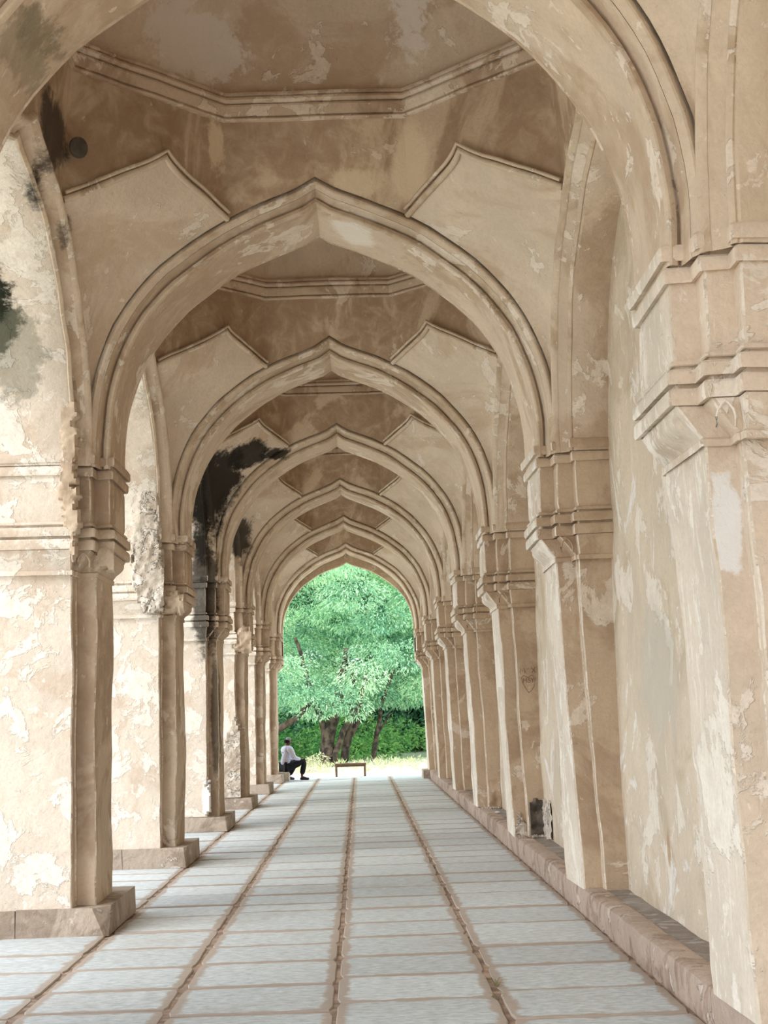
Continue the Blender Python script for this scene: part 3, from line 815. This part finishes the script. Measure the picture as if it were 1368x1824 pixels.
def limb(g, pts, r0, r1, n=9):
    P = []; pts = [Vector(p) for p in pts]
    for i in range(len(pts) - 1):
        for k in range(5):
            t = k / 5; q = pts[i].lerp(pts[i + 1], t); P.append(q + Vector((noise.noise(q * 2), noise.noise(q * 2 + Vector((7, 0, 0))), 0)) * .06)
    P.append(pts[-1]); m_ = len(P)
    g.tube(P, [r0 + (r1 - r0) * i / (m_ - 1) for i in range(m_)], n)
def tree(label, base, limbs, clumps, per=1900, size=(.115, .017), mat=None, tone=None):
    t = empty('tree', base); tag(t, label, 'tree', 'trees beyond the last arch')
    bi = Vector(base)
    g = G()
    for pts, r0, r1 in limbs[:1]: limb(g, [Vector(p) - bi for p in pts], r0, r1)
    g.build('trunk', M_BARK, t, angle=1.5)
    for pts, r0, r1 in limbs[1:]:
        g = G(); limb(g, [Vector(p) - bi for p in pts], r0, r1, 7); g.build('branch', M_BARK, t, angle=1.5)
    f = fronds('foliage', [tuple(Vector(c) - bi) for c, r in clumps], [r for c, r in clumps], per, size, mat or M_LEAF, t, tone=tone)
    f['kind'] = 'stuff'
    return t
def crown(cx_, cy_, z0, z1, rx, ry, n, rmin=.45, rmax=.95, seed=1, bias=0.0):
    rn = random.Random(seed); out = []
    for i in range(n):
        z = z0 + (z1 - z0) * rn.random(); a = rn.uniform(0, 2 * math.pi); q = rn.random() ** .5
        tz = (z - z0) / (z1 - z0); w = math.sin(math.pi * min(1, .18 + tz * .75)) ** .6
        r = rn.uniform(rmin, rmax)
        out.append(((cx_ + math.cos(a) * rx * q * w, cy_ + math.sin(a) * ry * q * w + bias, z), (r * 1.25, r, r * .62)))
    return out
def tones(cl, lo=.30, hi=.80, seed=3):
    rn = random.Random(seed); return [min(1, max(0, rn.uniform(lo, hi) + .03 * (c[0][2] - 4))) for c in cl]  # higher clumps paler: upper highlights put into the leaf tone
cA = crown(-.9, 47.5, 1.9, 8.6, 3.4, 2.2, 70, seed=2) + [((-1.7, 50.6, 3.75), (1.3, .7, 1.0)), ((-1.45, 47.6, 3.55), (.7, .5, .5)), ((-1.95, 47.8, 3.7), (.7, .5, .5)), ((-2.6, 50.6, 3.9), (1.0, .7, .9)), ((-1.3, 48.6, 3.4), (1.1, .6, .8)), ((-.9, 48.8, 4.4), (1.1, .6, .8)), ((-1.1, 45.6, 1.9), (.8, .6, .45)), ((-.45, 45.5, 2.1), (.7, .6, .45)), ((.05, 45.8, 1.8), (.6, .5, .4)), ((-1.7, 45.6, 2.4), (.8, .6, .5)), ((-2.2, 45.8, 3.0), (.9, .6, .5)), ((.3, 45.7, 2.7), (.8, .6, .5))]
tree('feathery green tree with a stout forked trunk, left of the low bench', (-.70, 46.3, 0),
     [([(-.78, 46.3, -.1), (-.80, 46.3, .7), (-.62, 46.4, 1.4), (-.35, 46.6, 2.3), (-.1, 47, 3.6)], .25, .10),
      ([(-.62, 46.3, -.1), (-.52, 46.2, .5), (-.28, 46.2, 1.1), (.05, 46.3, 1.7), (.5, 46.6, 2.6)], .12, .06),
      ([(-.80, 46.3, .6), (-.95, 46.4, 1.5), (-1.3, 46.7, 2.6), (-1.7, 47, 4)], .13, .05)], cA, tone=tones(cA))
cB = crown(1.5, 49.5, 2.2, 9.4, 3.2, 2.0, 62, seed=5)
tree('tree with a slim trunk splitting in a narrow fork, directly behind the low bench', (-.30, 47.2, 0),
     [([(-.32, 47.2, -.1), (-.22, 47.2, .6), (-.08, 47.2, 1.15), (.0, 47.3, 1.9), (.1, 47.6, 3.2)], .15, .07),
      ([(-.08, 47.2, .95), (.12, 47.2, 1.3), (.24, 47.3, 1.9), (.5, 47.6, 3)], .11, .05)], cB, tone=tones(cB, .25, .72, 8))
cC = crown(3.6, 48.2, 2.0, 8.8, 2.6, 2.0, 46, seed=9)
tree('tree with a thin dark trunk, right of the bench before the bright undergrowth', (.62, 47.6, 0),
     [([(.60, 47.6, -.1), (.66, 47.6, .5), (.78, 47.7, 1.1), (.9, 47.9, 1.9), (1.4, 48, 3)], .10, .05),
      ([(.74, 47.7, .9), (.92, 47.7, 1.2), (1.2, 47.8, 1.6)], .05, .025)], cC, tone=tones(cC, .35, .85, 4))
cD = crown(-4.6, 47.2, 2.2, 8.8, 2.6, 2.0, 44, seed=13) + [((-2.6, 45.2, 2.6), (.8, .6, .4)), ((-2.1, 45.3, 2.3), (.5, .5, .3))]
tree('tree reaching one dark bough into view beside the left jamb', (-4.2, 46.6, 0),
     [([(-4.2, 46.6, -.1), (-4.0, 46.5, .6), (-3.9, 46.4, 1.2), (-4.2, 46.8, 2.6)], .28, .12),
      ([(-3.95, 46.4, .8), (-3.0, 46.0, 1.0), (-2.1, 45.9, 1.28), (-1.55, 45.9, 1.62), (-1.2, 46, 2.0)], .17, .06)], cD, tone=tones(cD, .3, .7, 6))
# taller trees standing behind
for i, (x, y, zt, lab) in enumerate(((-1.0, 55, 12.5, 'tall darker tree whose top fills the peak of the last arch'), (4.6, 55, 12.0, 'tall dark tree showing through gaps at the right of the arch'), (-6.5, 56, 12, 'tall tree hidden behind the left jamb'))):
    c = crown(x, y, .6, zt, 4.0, 2.2, 120, .8, 1.4, seed=20 + i)
    tree(lab, (x, y, .1), [([(x, y, -.1), (x + .2, y, 2), (x, y, 5)], .25, .12)], c, per=520, size=(.30, .06), tone=tones(c, .05, .45, 30 + i))
# undergrowth
und = []; rn = random.Random(77)
for i in range(170):
    x = rn.uniform(-7, 8); y = rn.uniform(49, 58); und.append(((x, y, rn.uniform(.2, 1.0 + (y - 49) * .16)), (rn.uniform(.5, 1.1), .6, rn.uniform(.3, .6))))
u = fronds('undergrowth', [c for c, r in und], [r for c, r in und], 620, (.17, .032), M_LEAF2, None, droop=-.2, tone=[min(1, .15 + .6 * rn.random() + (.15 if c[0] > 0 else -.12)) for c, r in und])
tag(u, 'bright green undergrowth behind the tree trunks', 'undergrowth', kind='stuff')
gr = []
for i in range(90):
    x = rn.uniform(-5, 6); y = rn.uniform(42.6, 47.5); gr.append(((x, y, gz(x, y) + .05), (rn.uniform(.25, .5), .3, rn.uniform(.08, .2))))
u = fronds('dry_grass', [c for c, r in gr], [r for c, r in gr], 420, (.16, .018), M_DRY, None, droop=-.8, tone=[.2 + .8 * rn.random() for c in gr])
tag(u, 'sunlit dry grass and weeds at the edge of the paving', 'grass', kind='stuff')
sh = [((-1.15, 43.6, .22), (.30, .25, .24)), ((-.95, 43.8, .32), (.26, .2, .22)), ((-1.4, 43.7, .18), (.25, .2, .2))]
b = fronds('dry_bush', [c for c, r in sh], [r for c, r in sh], 2200, (.09, .014), M_DRY, None, droop=-.3, tone=[.35, .5, .3])
tag(b, 'small straw-coloured bush beside the seated man', 'bush', kind='stuff')

# ------------------------------------------------------------------ low bench outside
M_RUST = flat_mat('rust_brown_paint', srgb(112, 86, 72), .7, .3, 9)
bx, by = -.06, 41.0
bench = empty('low_bench', (bx, by, 0)); tag(bench, 'low brown bench on two legs standing outside before the trees', 'bench')
zt_ = .30
g = G(); g.box((-.42, -.14, zt_ - .045), (.42, .14, zt_)); g.build('seat', M_RUST, bench, 0, smooth=False)
for s in (-1, 1):
    g = G(); g.box((s * .38 - .028, -.12, -.06), (s * .38 + .028, .12, zt_ - .045)); g.build('leg', M_RUST, bench, 0, smooth=False)
g = G(); g.box((-.36, -.02, zt_ - .09), (.36, .02, zt_ - .045)); g.build('rail', M_RUST, bench, 0, smooth=False)

# ------------------------------------------------------------------ seat block behind the last left pier
g = G(); g.box((-2.3, 38.02, -.02), (-1.565, 38.55, .225)); sb = g.build('stone_block', M_REVEAL, None, 0, smooth=False)
tag(sb, 'pale stone block the seated man sits on', 'block')

# ------------------------------------------------------------------ seated man
def skin_fig(name, verts, edges, radii, mat, parent, sub=2, root=0):
    me = bpy.data.meshes.new(name); me.from_pydata(verts, edges, []); o = link(bpy.data.objects.new(name, me), parent)
    sk = o.modifiers.new('skin', 'SKIN'); sk.use_smooth_shade = True
    for i, v in enumerate(me.skin_vertices[0].data):
        r = radii[i]; v.radius = (r, r) if not isinstance(r, tuple) else r
        v.use_root = (i == root)
    ss_ = o.modifiers.new('sub', 'SUBSURF'); ss_.levels = sub; ss_.render_levels = sub
    dg = bpy.context.evaluated_depsgraph_get(); m2 = bpy.data.meshes.new_from_object(o.evaluated_get(dg))
    o.modifiers.clear(); o.data = m2; m2.materials.clear(); m2.materials.append(mat)
    m2.polygons.foreach_set('use_smooth', [True] * len(m2.polygons))
    return o
M_SKIN = flat_mat('brown_skin', srgb(104, 72, 58), .6, .1, 30, bump=.05)
M_SHIRT = flat_mat('pale_lavender_cotton', srgb(206, 206, 222), .85, .08, 14, bump=.4)
M_TROUS = flat_mat('black_trousers', srgb(34, 35, 40), .85, .2, 20, bump=.3)
M_SHOE = flat_mat('dark_shoe_leather', srgb(40, 32, 40), .45, .1, 20, bump=.1)
M_CAP = flat_mat('grey_cap_cloth', srgb(150, 156, 152), .9, .1, 30, bump=.2)
M_HAIR = flat_mat('dark_hair', srgb(34, 28, 28), .8, .2, 60, bump=.3)
px, py = -1.66, 38.28
man = empty('person', (px, py, 0)); tag(man, 'seated person in grey cap, pale lavender shirt and black trousers, seen from behind', 'person')
az = math.radians(30)      # facing: mostly +x, turned away from the camera
def H(f, l, z):            # forward, left of the figure, height
    return Vector((f * math.cos(az) - l * math.sin(az), f * math.sin(az) + l * math.cos(az), z))
hipz = .33
J = dict(pel=H(0, 0, hipz), waist=H(.01, 0, .50), chest=H(.04, 0, .68), neckb=H(.06, 0, .80), neck=H(.075, 0, .87), head=H(.09, 0, .955), crown=H(.085, 0, 1.03),
         hR=H(.02, -.10, hipz), hL=H(.02, .10, hipz), kR=H(.46, -.15, .475), kL=H(.40, .20, .45), aR=H(.36, -.17, .09), aL=H(.20, .24, .08), tR=H(.50, -.19, .035), tL=H(.36, .28, .035),
         sR=H(.05, -.19, .77), sL=H(.05, .19, .77), eR=H(.12, -.26, .56), eL=H(.14, .26, .54), wR=H(.34, -.17, .52), wL=H(.34, .16, .50), pR=H(.40, -.15, .525), pL=H(.40, .14, .50))
names = list(J); ix = {n: i for i, n in enumerate(names)}
E2 = lambda *p: [(ix[a], ix[b]) for a, b in p]
fig = E2(('pel', 'waist'), ('waist', 'chest'), ('chest', 'neckb'), ('neckb', 'neck'), ('neck', 'head'), ('head', 'crown'), ('pel', 'hR'), ('pel', 'hL'), ('hR', 'kR'), ('hL', 'kL'), ('kR', 'aR'), ('kL', 'aL'), ('aR', 'tR'), ('aL', 'tL'),
         ('neckb', 'sR'), ('neckb', 'sL'), ('sR', 'eR'), ('sL', 'eL'), ('eR', 'wR'), ('eL', 'wL'), ('wR', 'pR'), ('wL', 'pL'))
rad = dict(pel=.095, waist=.085, chest=.095, neckb=.07, neck=.05, head=.085, crown=.06, hR=.085, hL=.085, kR=.055, kL=.055, aR=.036, aL=.036, tR=.03, tL=.03, sR=.045, sL=.045, eR=.036, eL=.038, wR=.026, wL=.026, pR=.03, pL=.03)
body = skin_fig('body', [J[n] for n in names], fig, [rad[n] for n in names], M_SKIN, man)
# face, ears
g = G()
for sgn in (-1, 1):
    g.tube([H(.09, sgn * .083, .945), H(.085, sgn * .092, .96), H(.08, sgn * .088, .98)], [.010, .016, .010], 6)
g.build('ear', M_SKIN, body, angle=2)
g = G(); g.tube([H(.165, 0, .985), H(.195, 0, .955), H(.185, 0, .945)], [.008, .014, .010], 6); g.build('nose', M_SKIN, body, angle=2)
g = G(); g.tube([H(.165, -.022, .915), H(.176, 0, .913), H(.165, .022, .915)], [.004, .007, .004], 6); g.build('mouth', flat_mat('lips', srgb(96, 56, 52)), body, angle=2)
for sgn in (-1, 1):
    bm = bmesh.new(); bmesh.ops.create_uvsphere(bm, u_segments=10, v_segments=6, radius=.012, matrix=Matrix.Translation(H(.155, sgn * .032, .968)))
    me = bpy.data.meshes.new('eye'); bm.to_mesh(me); bm.free(); me.materials.append(flat_mat('eye_white', srgb(200, 195, 185), .3)); link(bpy.data.objects.new('eye', me), body)
# hands: five curled fingers each, resting over the knees
for sgn, w_, p_ in ((-1, 'wR', 'pR'), (1, 'wL', 'pL')):
    hd = empty('hand', (0, 0, 0), body); b0 = J[p_]
    for f in range(4):
        l = sgn * 0 + (f - 1.5) * .019; ln = (.070, .080, .075, .060)[f]
        o = b0 + H(.01, l, 0); pts = [o, o + H(ln * .45, l * .1, .004), o + H(ln * .8, l * .12, -.018), o + H(ln, l * .12, -.042)]
        skin_fig('finger', pts, [(0, 1), (1, 2), (2, 3)], [.010, .009, .008, .007], M_SKIN, hd, 1)
    o = b0 + H(-.02, -sgn * .028, 0); skin_fig('thumb', [o, o + H(.025, -sgn * .022, -.008), o + H(.05, -sgn * .026, -.022)], [(0, 1), (1, 2)], [.012, .010, .008], M_SKIN, hd, 1)
sn = ['waist0', 'waist', 'chest', 'neckb', 'col', 'sR', 'sL', 'eR', 'eL', 'cR', 'cL']
J['waist0'] = H(-.01, 0, .36); J['col'] = H(.07, 0, .845); J['cR'] = J['eR'].lerp(J['wR'], .93); J['cL'] = J['eL'].lerp(J['wL'], .93)
si = {n: i for i, n in enumerate(sn)}
skin_fig('shirt', [J[n] for n in sn], [(si[a], si[b]) for a, b in (('waist0', 'waist'), ('waist', 'chest'), ('chest', 'neckb'), ('neckb', 'col'), ('neckb', 'sR'), ('neckb', 'sL'), ('sR', 'eR'), ('sL', 'eL'), ('eR', 'cR'), ('eL', 'cL'))],
         [(.165, .135), (.145, .125), (.165, .13), .10, .062, .085, .085, .062, .062, .042, .042], M_SHIRT, body)
tn = ['pel', 'hR', 'hL', 'kR', 'kL', 'cuR', 'cuL']; J['cuR'] = J['kR'].lerp(J['aR'], .88); J['cuL'] = J['kL'].lerp(J['aL'], .88); ti = {n: i for i, n in enumerate(tn)}
skin_fig('trousers', [J[n] for n in tn], [(ti[a], ti[b]) for a, b in (('pel', 'hR'), ('pel', 'hL'), ('hR', 'kR'), ('hL', 'kL'), ('kR', 'cuR'), ('kL', 'cuL'))], [.135, .108, .108, .082, .082, .066, .066], M_TROUS, body)
for a, b_ in (('aR', 'tR'), ('aL', 'tL')):
    d = (J[b_] - J[a]); d.z = 0; d.normalize(); h_ = J[a].copy(); h_.z = .04
    skin_fig('shoe', [h_ - d * .05, h_ + d * .03 + Vector((0, 0, .012)), h_ + d * .12, h_ + d * .20 - Vector((0, 0, .008))], [(0, 1), (1, 2), (2, 3)], [.040, .044, .038, .030], M_SHOE, body, 2)
skin_fig('hair', [H(.045, 0, .915), H(.055, 0, .965), H(.07, 0, 1.01)], [(0, 1), (1, 2)], [.060, .088, .085], M_HAIR, body)
cp0 = skin_fig('cap', [H(.04, 0, 1.02), H(.10, 0, 1.035), H(.17, 0, 1.02)], [(0, 1), (1, 2)], [(.075, .05), (.092, .058), (.065, .018)], M_CAP, body)
man['pose_note'] = 1; del man['pose_note']

# ------------------------------------------------------------------ small things
g = G(); g.tube([(0, 0, 0), (.012, 0, 0), (.02, 0, 0)], [.075, .075, .05], 16)
boss = g.build('iron_boss', flat_mat('dull_iron', srgb(92, 84, 72), .7, .3, 20, bump=.5), None); boss.location = (-1.647, 10.293, 5.584)
boss.rotation_euler = (0, math.radians(12), math.radians(-45)); tag(boss, 'small round iron boss fixed high on the vault near the dark-stained rib', 'boss')
g = G(); P = [(0, 0), (.05, -.01), (.075, .03), (.05, .055), (.01, .05)]
g.grid([[Vector((x, y, 0)) for x, y in P], [Vector((x * .9, y * .9, .014 + .006 * (i % 2))) for i, (x, y) in enumerate(P)]], closed=True); g.poly([Vector((x * .9, y * .9, .014 + .006 * (i % 2))) for i, (x, y) in enumerate(P)])
o = g.build('paper_scrap', flat_mat('white_paper', srgb(240, 240, 240)), None, smooth=False); o.location = (1.99, 20.6, .206); tag(o, 'white scrap of paper on the stone ledge', 'scrap')
rn = random.Random(3)
for i, (x, y, n, lab) in enumerate(((.955, 8.95, 26, 'small tuft of dry grass in the paving joint near the bottom edge'), (.93, 8.55, 10, 'few dry stalks in the same joint, nearer the camera than the tuft'))):
    g = G()
    for j in range(n):
        a = rn.uniform(0, 6.28); l = rn.uniform(.03, .09); b0 = Vector((rn.uniform(-.015, .015), rn.uniform(-.05, .05), 0))
        g.tube([b0, b0 + Vector((math.cos(a) * l * .4, math.sin(a) * l * .4, l * .5)), b0 + Vector((math.cos(a) * l, math.sin(a) * l, l * .55))], [.0016, .0013, .0006], 3)
    o = g.build('grass_tuft', flat_mat('dry_stalk', srgb(150, 140, 104)), None); o.location = (x, y, -.012); tag(o, lab, 'grass tuft')

# ------------------------------------------------------------------ broken plaster and bare core stones
def rubble(par, name, mat, outline, plane, th=.035, step=.035, seed=0, ax='y', facing=-1, amp=.03):
    """rough raised patch on a vertical face. outline(u, z) -> >0 inside; plane = coordinate of the face"""
    (u0, u1), (z0, z1) = outline[0], outline[1]; f = outline[2]
    nu, nz = max(3, int((u1 - u0) / step)), max(3, int((z1 - z0) / step)); idx = {}; V = []; Fc = []; Dd = []
    for j in range(nz + 1):
        for i in range(nu + 1):
            u, z = u0 + (u1 - u0) * i / nu, z0 + (z1 - z0) * j / nz
            d = min(f(u, z), (z - z0) * .6 - .015 if z0 > .3 else 9) + .035 * noise.noise(Vector((u * 9, z * 9, seed))) + .03 * noise.noise(Vector((u * 25, z * 25, seed)))
            h = max(-.04, min(th, d * 1.6)) + amp * noise.noise(Vector((u * 14, z * 14, seed + 5))) + amp * .6 * noise.noise(Vector((u * 38, z * 38, seed + 9)))
            if d < 0: h = -.05
            q = Vector((u, plane + facing * h, z)) if ax == 'y' else Vector((plane + facing * h, u, z))
            idx[i, j] = len(V); V.append(wob(q, 1.3)); Dd.append(d)
    for j in range(nz):
        for i in range(nu):
            q4 = (idx[i, j], idx[i + 1, j], idx[i + 1, j + 1], idx[i, j + 1])
            if max(Dd[q] for q in q4) > 0: Fc.append(q4)
    o = mesh(name, [v - par.location for v in V], Fc, mat, par, smooth=True, angle=.9); return o
ell = lambda cu, cz, ru, rz: (lambda u, z: (1 - math.hypot((u - cu) / ru, (z - cz) / rz)) * min(ru, rz))
yL2 = YA(2)
rubble(PL[2], 'broken_plaster', M_RUB, ((-2.26, -1.86), (2.72, 4.45), lambda u, z: (.20 - .085 * max(0, z - 3.0)) - abs(u + 2.02 + .03 * math.sin(z * 4)) - (.0 if z < 4.2 else (z - 4.2)) - max(0, 2.95 - z) * .5), yL2 - .32, .035, .022, 3)
rubble(PL[2], 'broken_plaster', M_RUB, ((-2.22, -1.90), (3.58, 4.75), lambda u, z: (.15 - .10 * max(0, z - 3.6)) - abs(u + 2.03 + .03 * math.sin(z * 6)) - max(0, z - 4.45)), yL2 - .305, .03, .022, 13)
rubble(PL[1], 'eroded_edge', M_JAMBL, ((-2.05, -1.86), (3.62, 4.9), lambda u, z: .045 - abs(u + 1.925 + .02 * math.sin(z * 7)) - max(0, z - 4.5) * .2), YA(1) - .305, .012, .016, 23, amp=.014)
rubble(PL[2], 'broken_corbel', M_JAMBL, ((-2.08, -1.66), (2.70, 3.0), ell(-1.86, 2.82, .24, .18)), yL2 - .17, .05, .022, 12, amp=.045)
rubble(PL[1], 'eroded_edge', M_JAMBL, ((-2.10, -1.80), (2.72, 4.75), lambda u, z: .055 - abs(u + 1.925 + .03 * math.sin(z * 5) * math.sin(z * 1.7)) - max(0, z - 4.3) * .3 - max(0, 3.05 - z) * .2), YA(1) - .315, .012, .016, 21, amp=.016)
rubble(PL[1], 'worn_corbel', M_JAMBL, ((-1.80, -1.64), (2.70, 2.95), ell(-1.69, 2.76, .12, .15)), YA(1) - .005, .022, .016, 31, amp=.03)
rubble(PL[4], 'worn_capital', M_JAMBL, ((-1.98, -1.64), (2.70, 3.2), ell(-1.78, 2.85, .26, .30)), YA(4) - .20, .07, .03, 41, amp=.045)
rubble(PL[4], 'broken_plaster', M_RUB, ((-2.3, -1.88), (.22, 1.6), lambda u, z: .16 - abs(u + 1.98) + (.1 if z < 1 else .1 - (z - 1) * .4)), YA(4) - .18, .03, .03, 43)
rubble(PL[3], 'fresh_lime_patch', flat_mat('white_lime', srgb(238, 236, 230), .9, .05, 8), ((-2.02, -1.90), (.22, .75), ell(-1.96, .46, .06, .26)), YA(3) - .18, .012, .02, 51, amp=.004)
rubble(PR[2], 'fallen_foot', M_DSTONE, ((2.03, 2.20), (.2, .70), lambda u, z: .56 + .3 * (u - 2.0) - z + .03 * math.sin(u * 40)), YA(2) - .118, .022, .02, 61, amp=.022)
rubble(PR[2], 'fallen_foot', M_RUB, ((1.875, 2.0), (.2, .62), lambda u, z: .42 - z + .05 * math.sin(u * 40)), YA(2) + .0, .016, .018, 66, amp=.03)
rubble(PR[2], 'scarred_wall_foot', M_RUB, ((YA(2) - .75, YA(2) - .1), (.2, .72), lambda u, z: .6 - z), XW - .01, .02, .03, 71, ax='x', amp=.03)
rubble(PR[3], 'fallen_foot', M_FRONT, ((2.02, 2.20), (.2, .62), lambda u, z: .40 + .35 * (u - 1.95) - z), YA(3) - .12, .022, .03, 81, amp=.035)
for k, y0 in ((2, YA(2)), (3, YA(3))):    # crumbs of lime swept against the foot
    rn = random.Random(k); g = G()
    for i in range(60):
        x, y, r = rn.uniform(1.90, 2.17), y0 - rn.uniform(.14, .34), rn.uniform(.006, .02); zz = .205
        a = rn.uniform(0, 3); P = [Vector((x + r * math.cos(a + t), y + r * math.sin(a + t), zz)) for t in (0, 1.5, 3.1, 4.7)]
        g.grid([P, [p.lerp(Vector((x, y, zz)), .5) + Vector((0, 0, r)) for p in P]], closed=True); g.poly([p.lerp(Vector((x, y, zz)), .5) + Vector((0, 0, r)) for p in P])
    g.V = [tuple(Vector(v) - PR[k].location) for v in g.V]
    o = g.build('lime_crumbs', M_RUB, PR[k], 0, smooth=False); o['kind'] = 'stuff'
# writing scratched on the third right-hand pier: letters and a heart
M_SCR = flat_mat('scratched_dark', srgb(120, 98, 78), .95, .2, 30)
g = G(); yf = YA(2) - .128
def stroke(P, r=.0025): g.tube([wob((x, yf, z), 1.6) - PR[2].location for x, z in P], r, 4)
ox, oz = 1.99, 1.965
stroke([(ox, oz), (ox + .01, oz + .06), (ox + .03, oz + .02), (ox + .05, oz + .06), (ox + .06, oz)])                 # M
stroke([(ox + .085, oz + .045), (ox + .100, oz + .048)])
stroke([(ox + .125, oz + .06), (ox + .175, oz)]); stroke([(ox + .17, oz + .06), (ox + .13, oz)])                     # X
oz = 1.86
stroke([(ox + .03, oz), (ox + .035, oz + .05), (ox + .05, oz + .02), (ox + .065, oz + .05), (ox + .07, oz)], .0032)  # M
stroke([(ox + .11, oz + .045), (ox + .092, oz + .048), (ox + .088, oz + .030), (ox + .108, oz + .02), (ox + .104, oz), (ox + .086, oz + .002)], .0032)  # S
stroke([(ox + .122, oz + .048), (ox + .135, oz + .025), (ox + .148, oz + .048)], .0032); stroke([(ox + .135, oz + .025), (ox + .135, oz)], .0032)   # Y
hz = oz - .09
stroke([(ox + .09, hz - .02), (ox + .02, hz + .09), (ox + .01, hz + .14), (ox + .04, hz + .17), (ox + .085, hz + .145), (ox + .13, hz + .17), (ox + .165, hz + .13), (ox + .15, hz + .05), (ox + .12, hz), (ox + .09, hz - .02)])
g.build('scratched_writing', M_SCR, PR[2], 0)
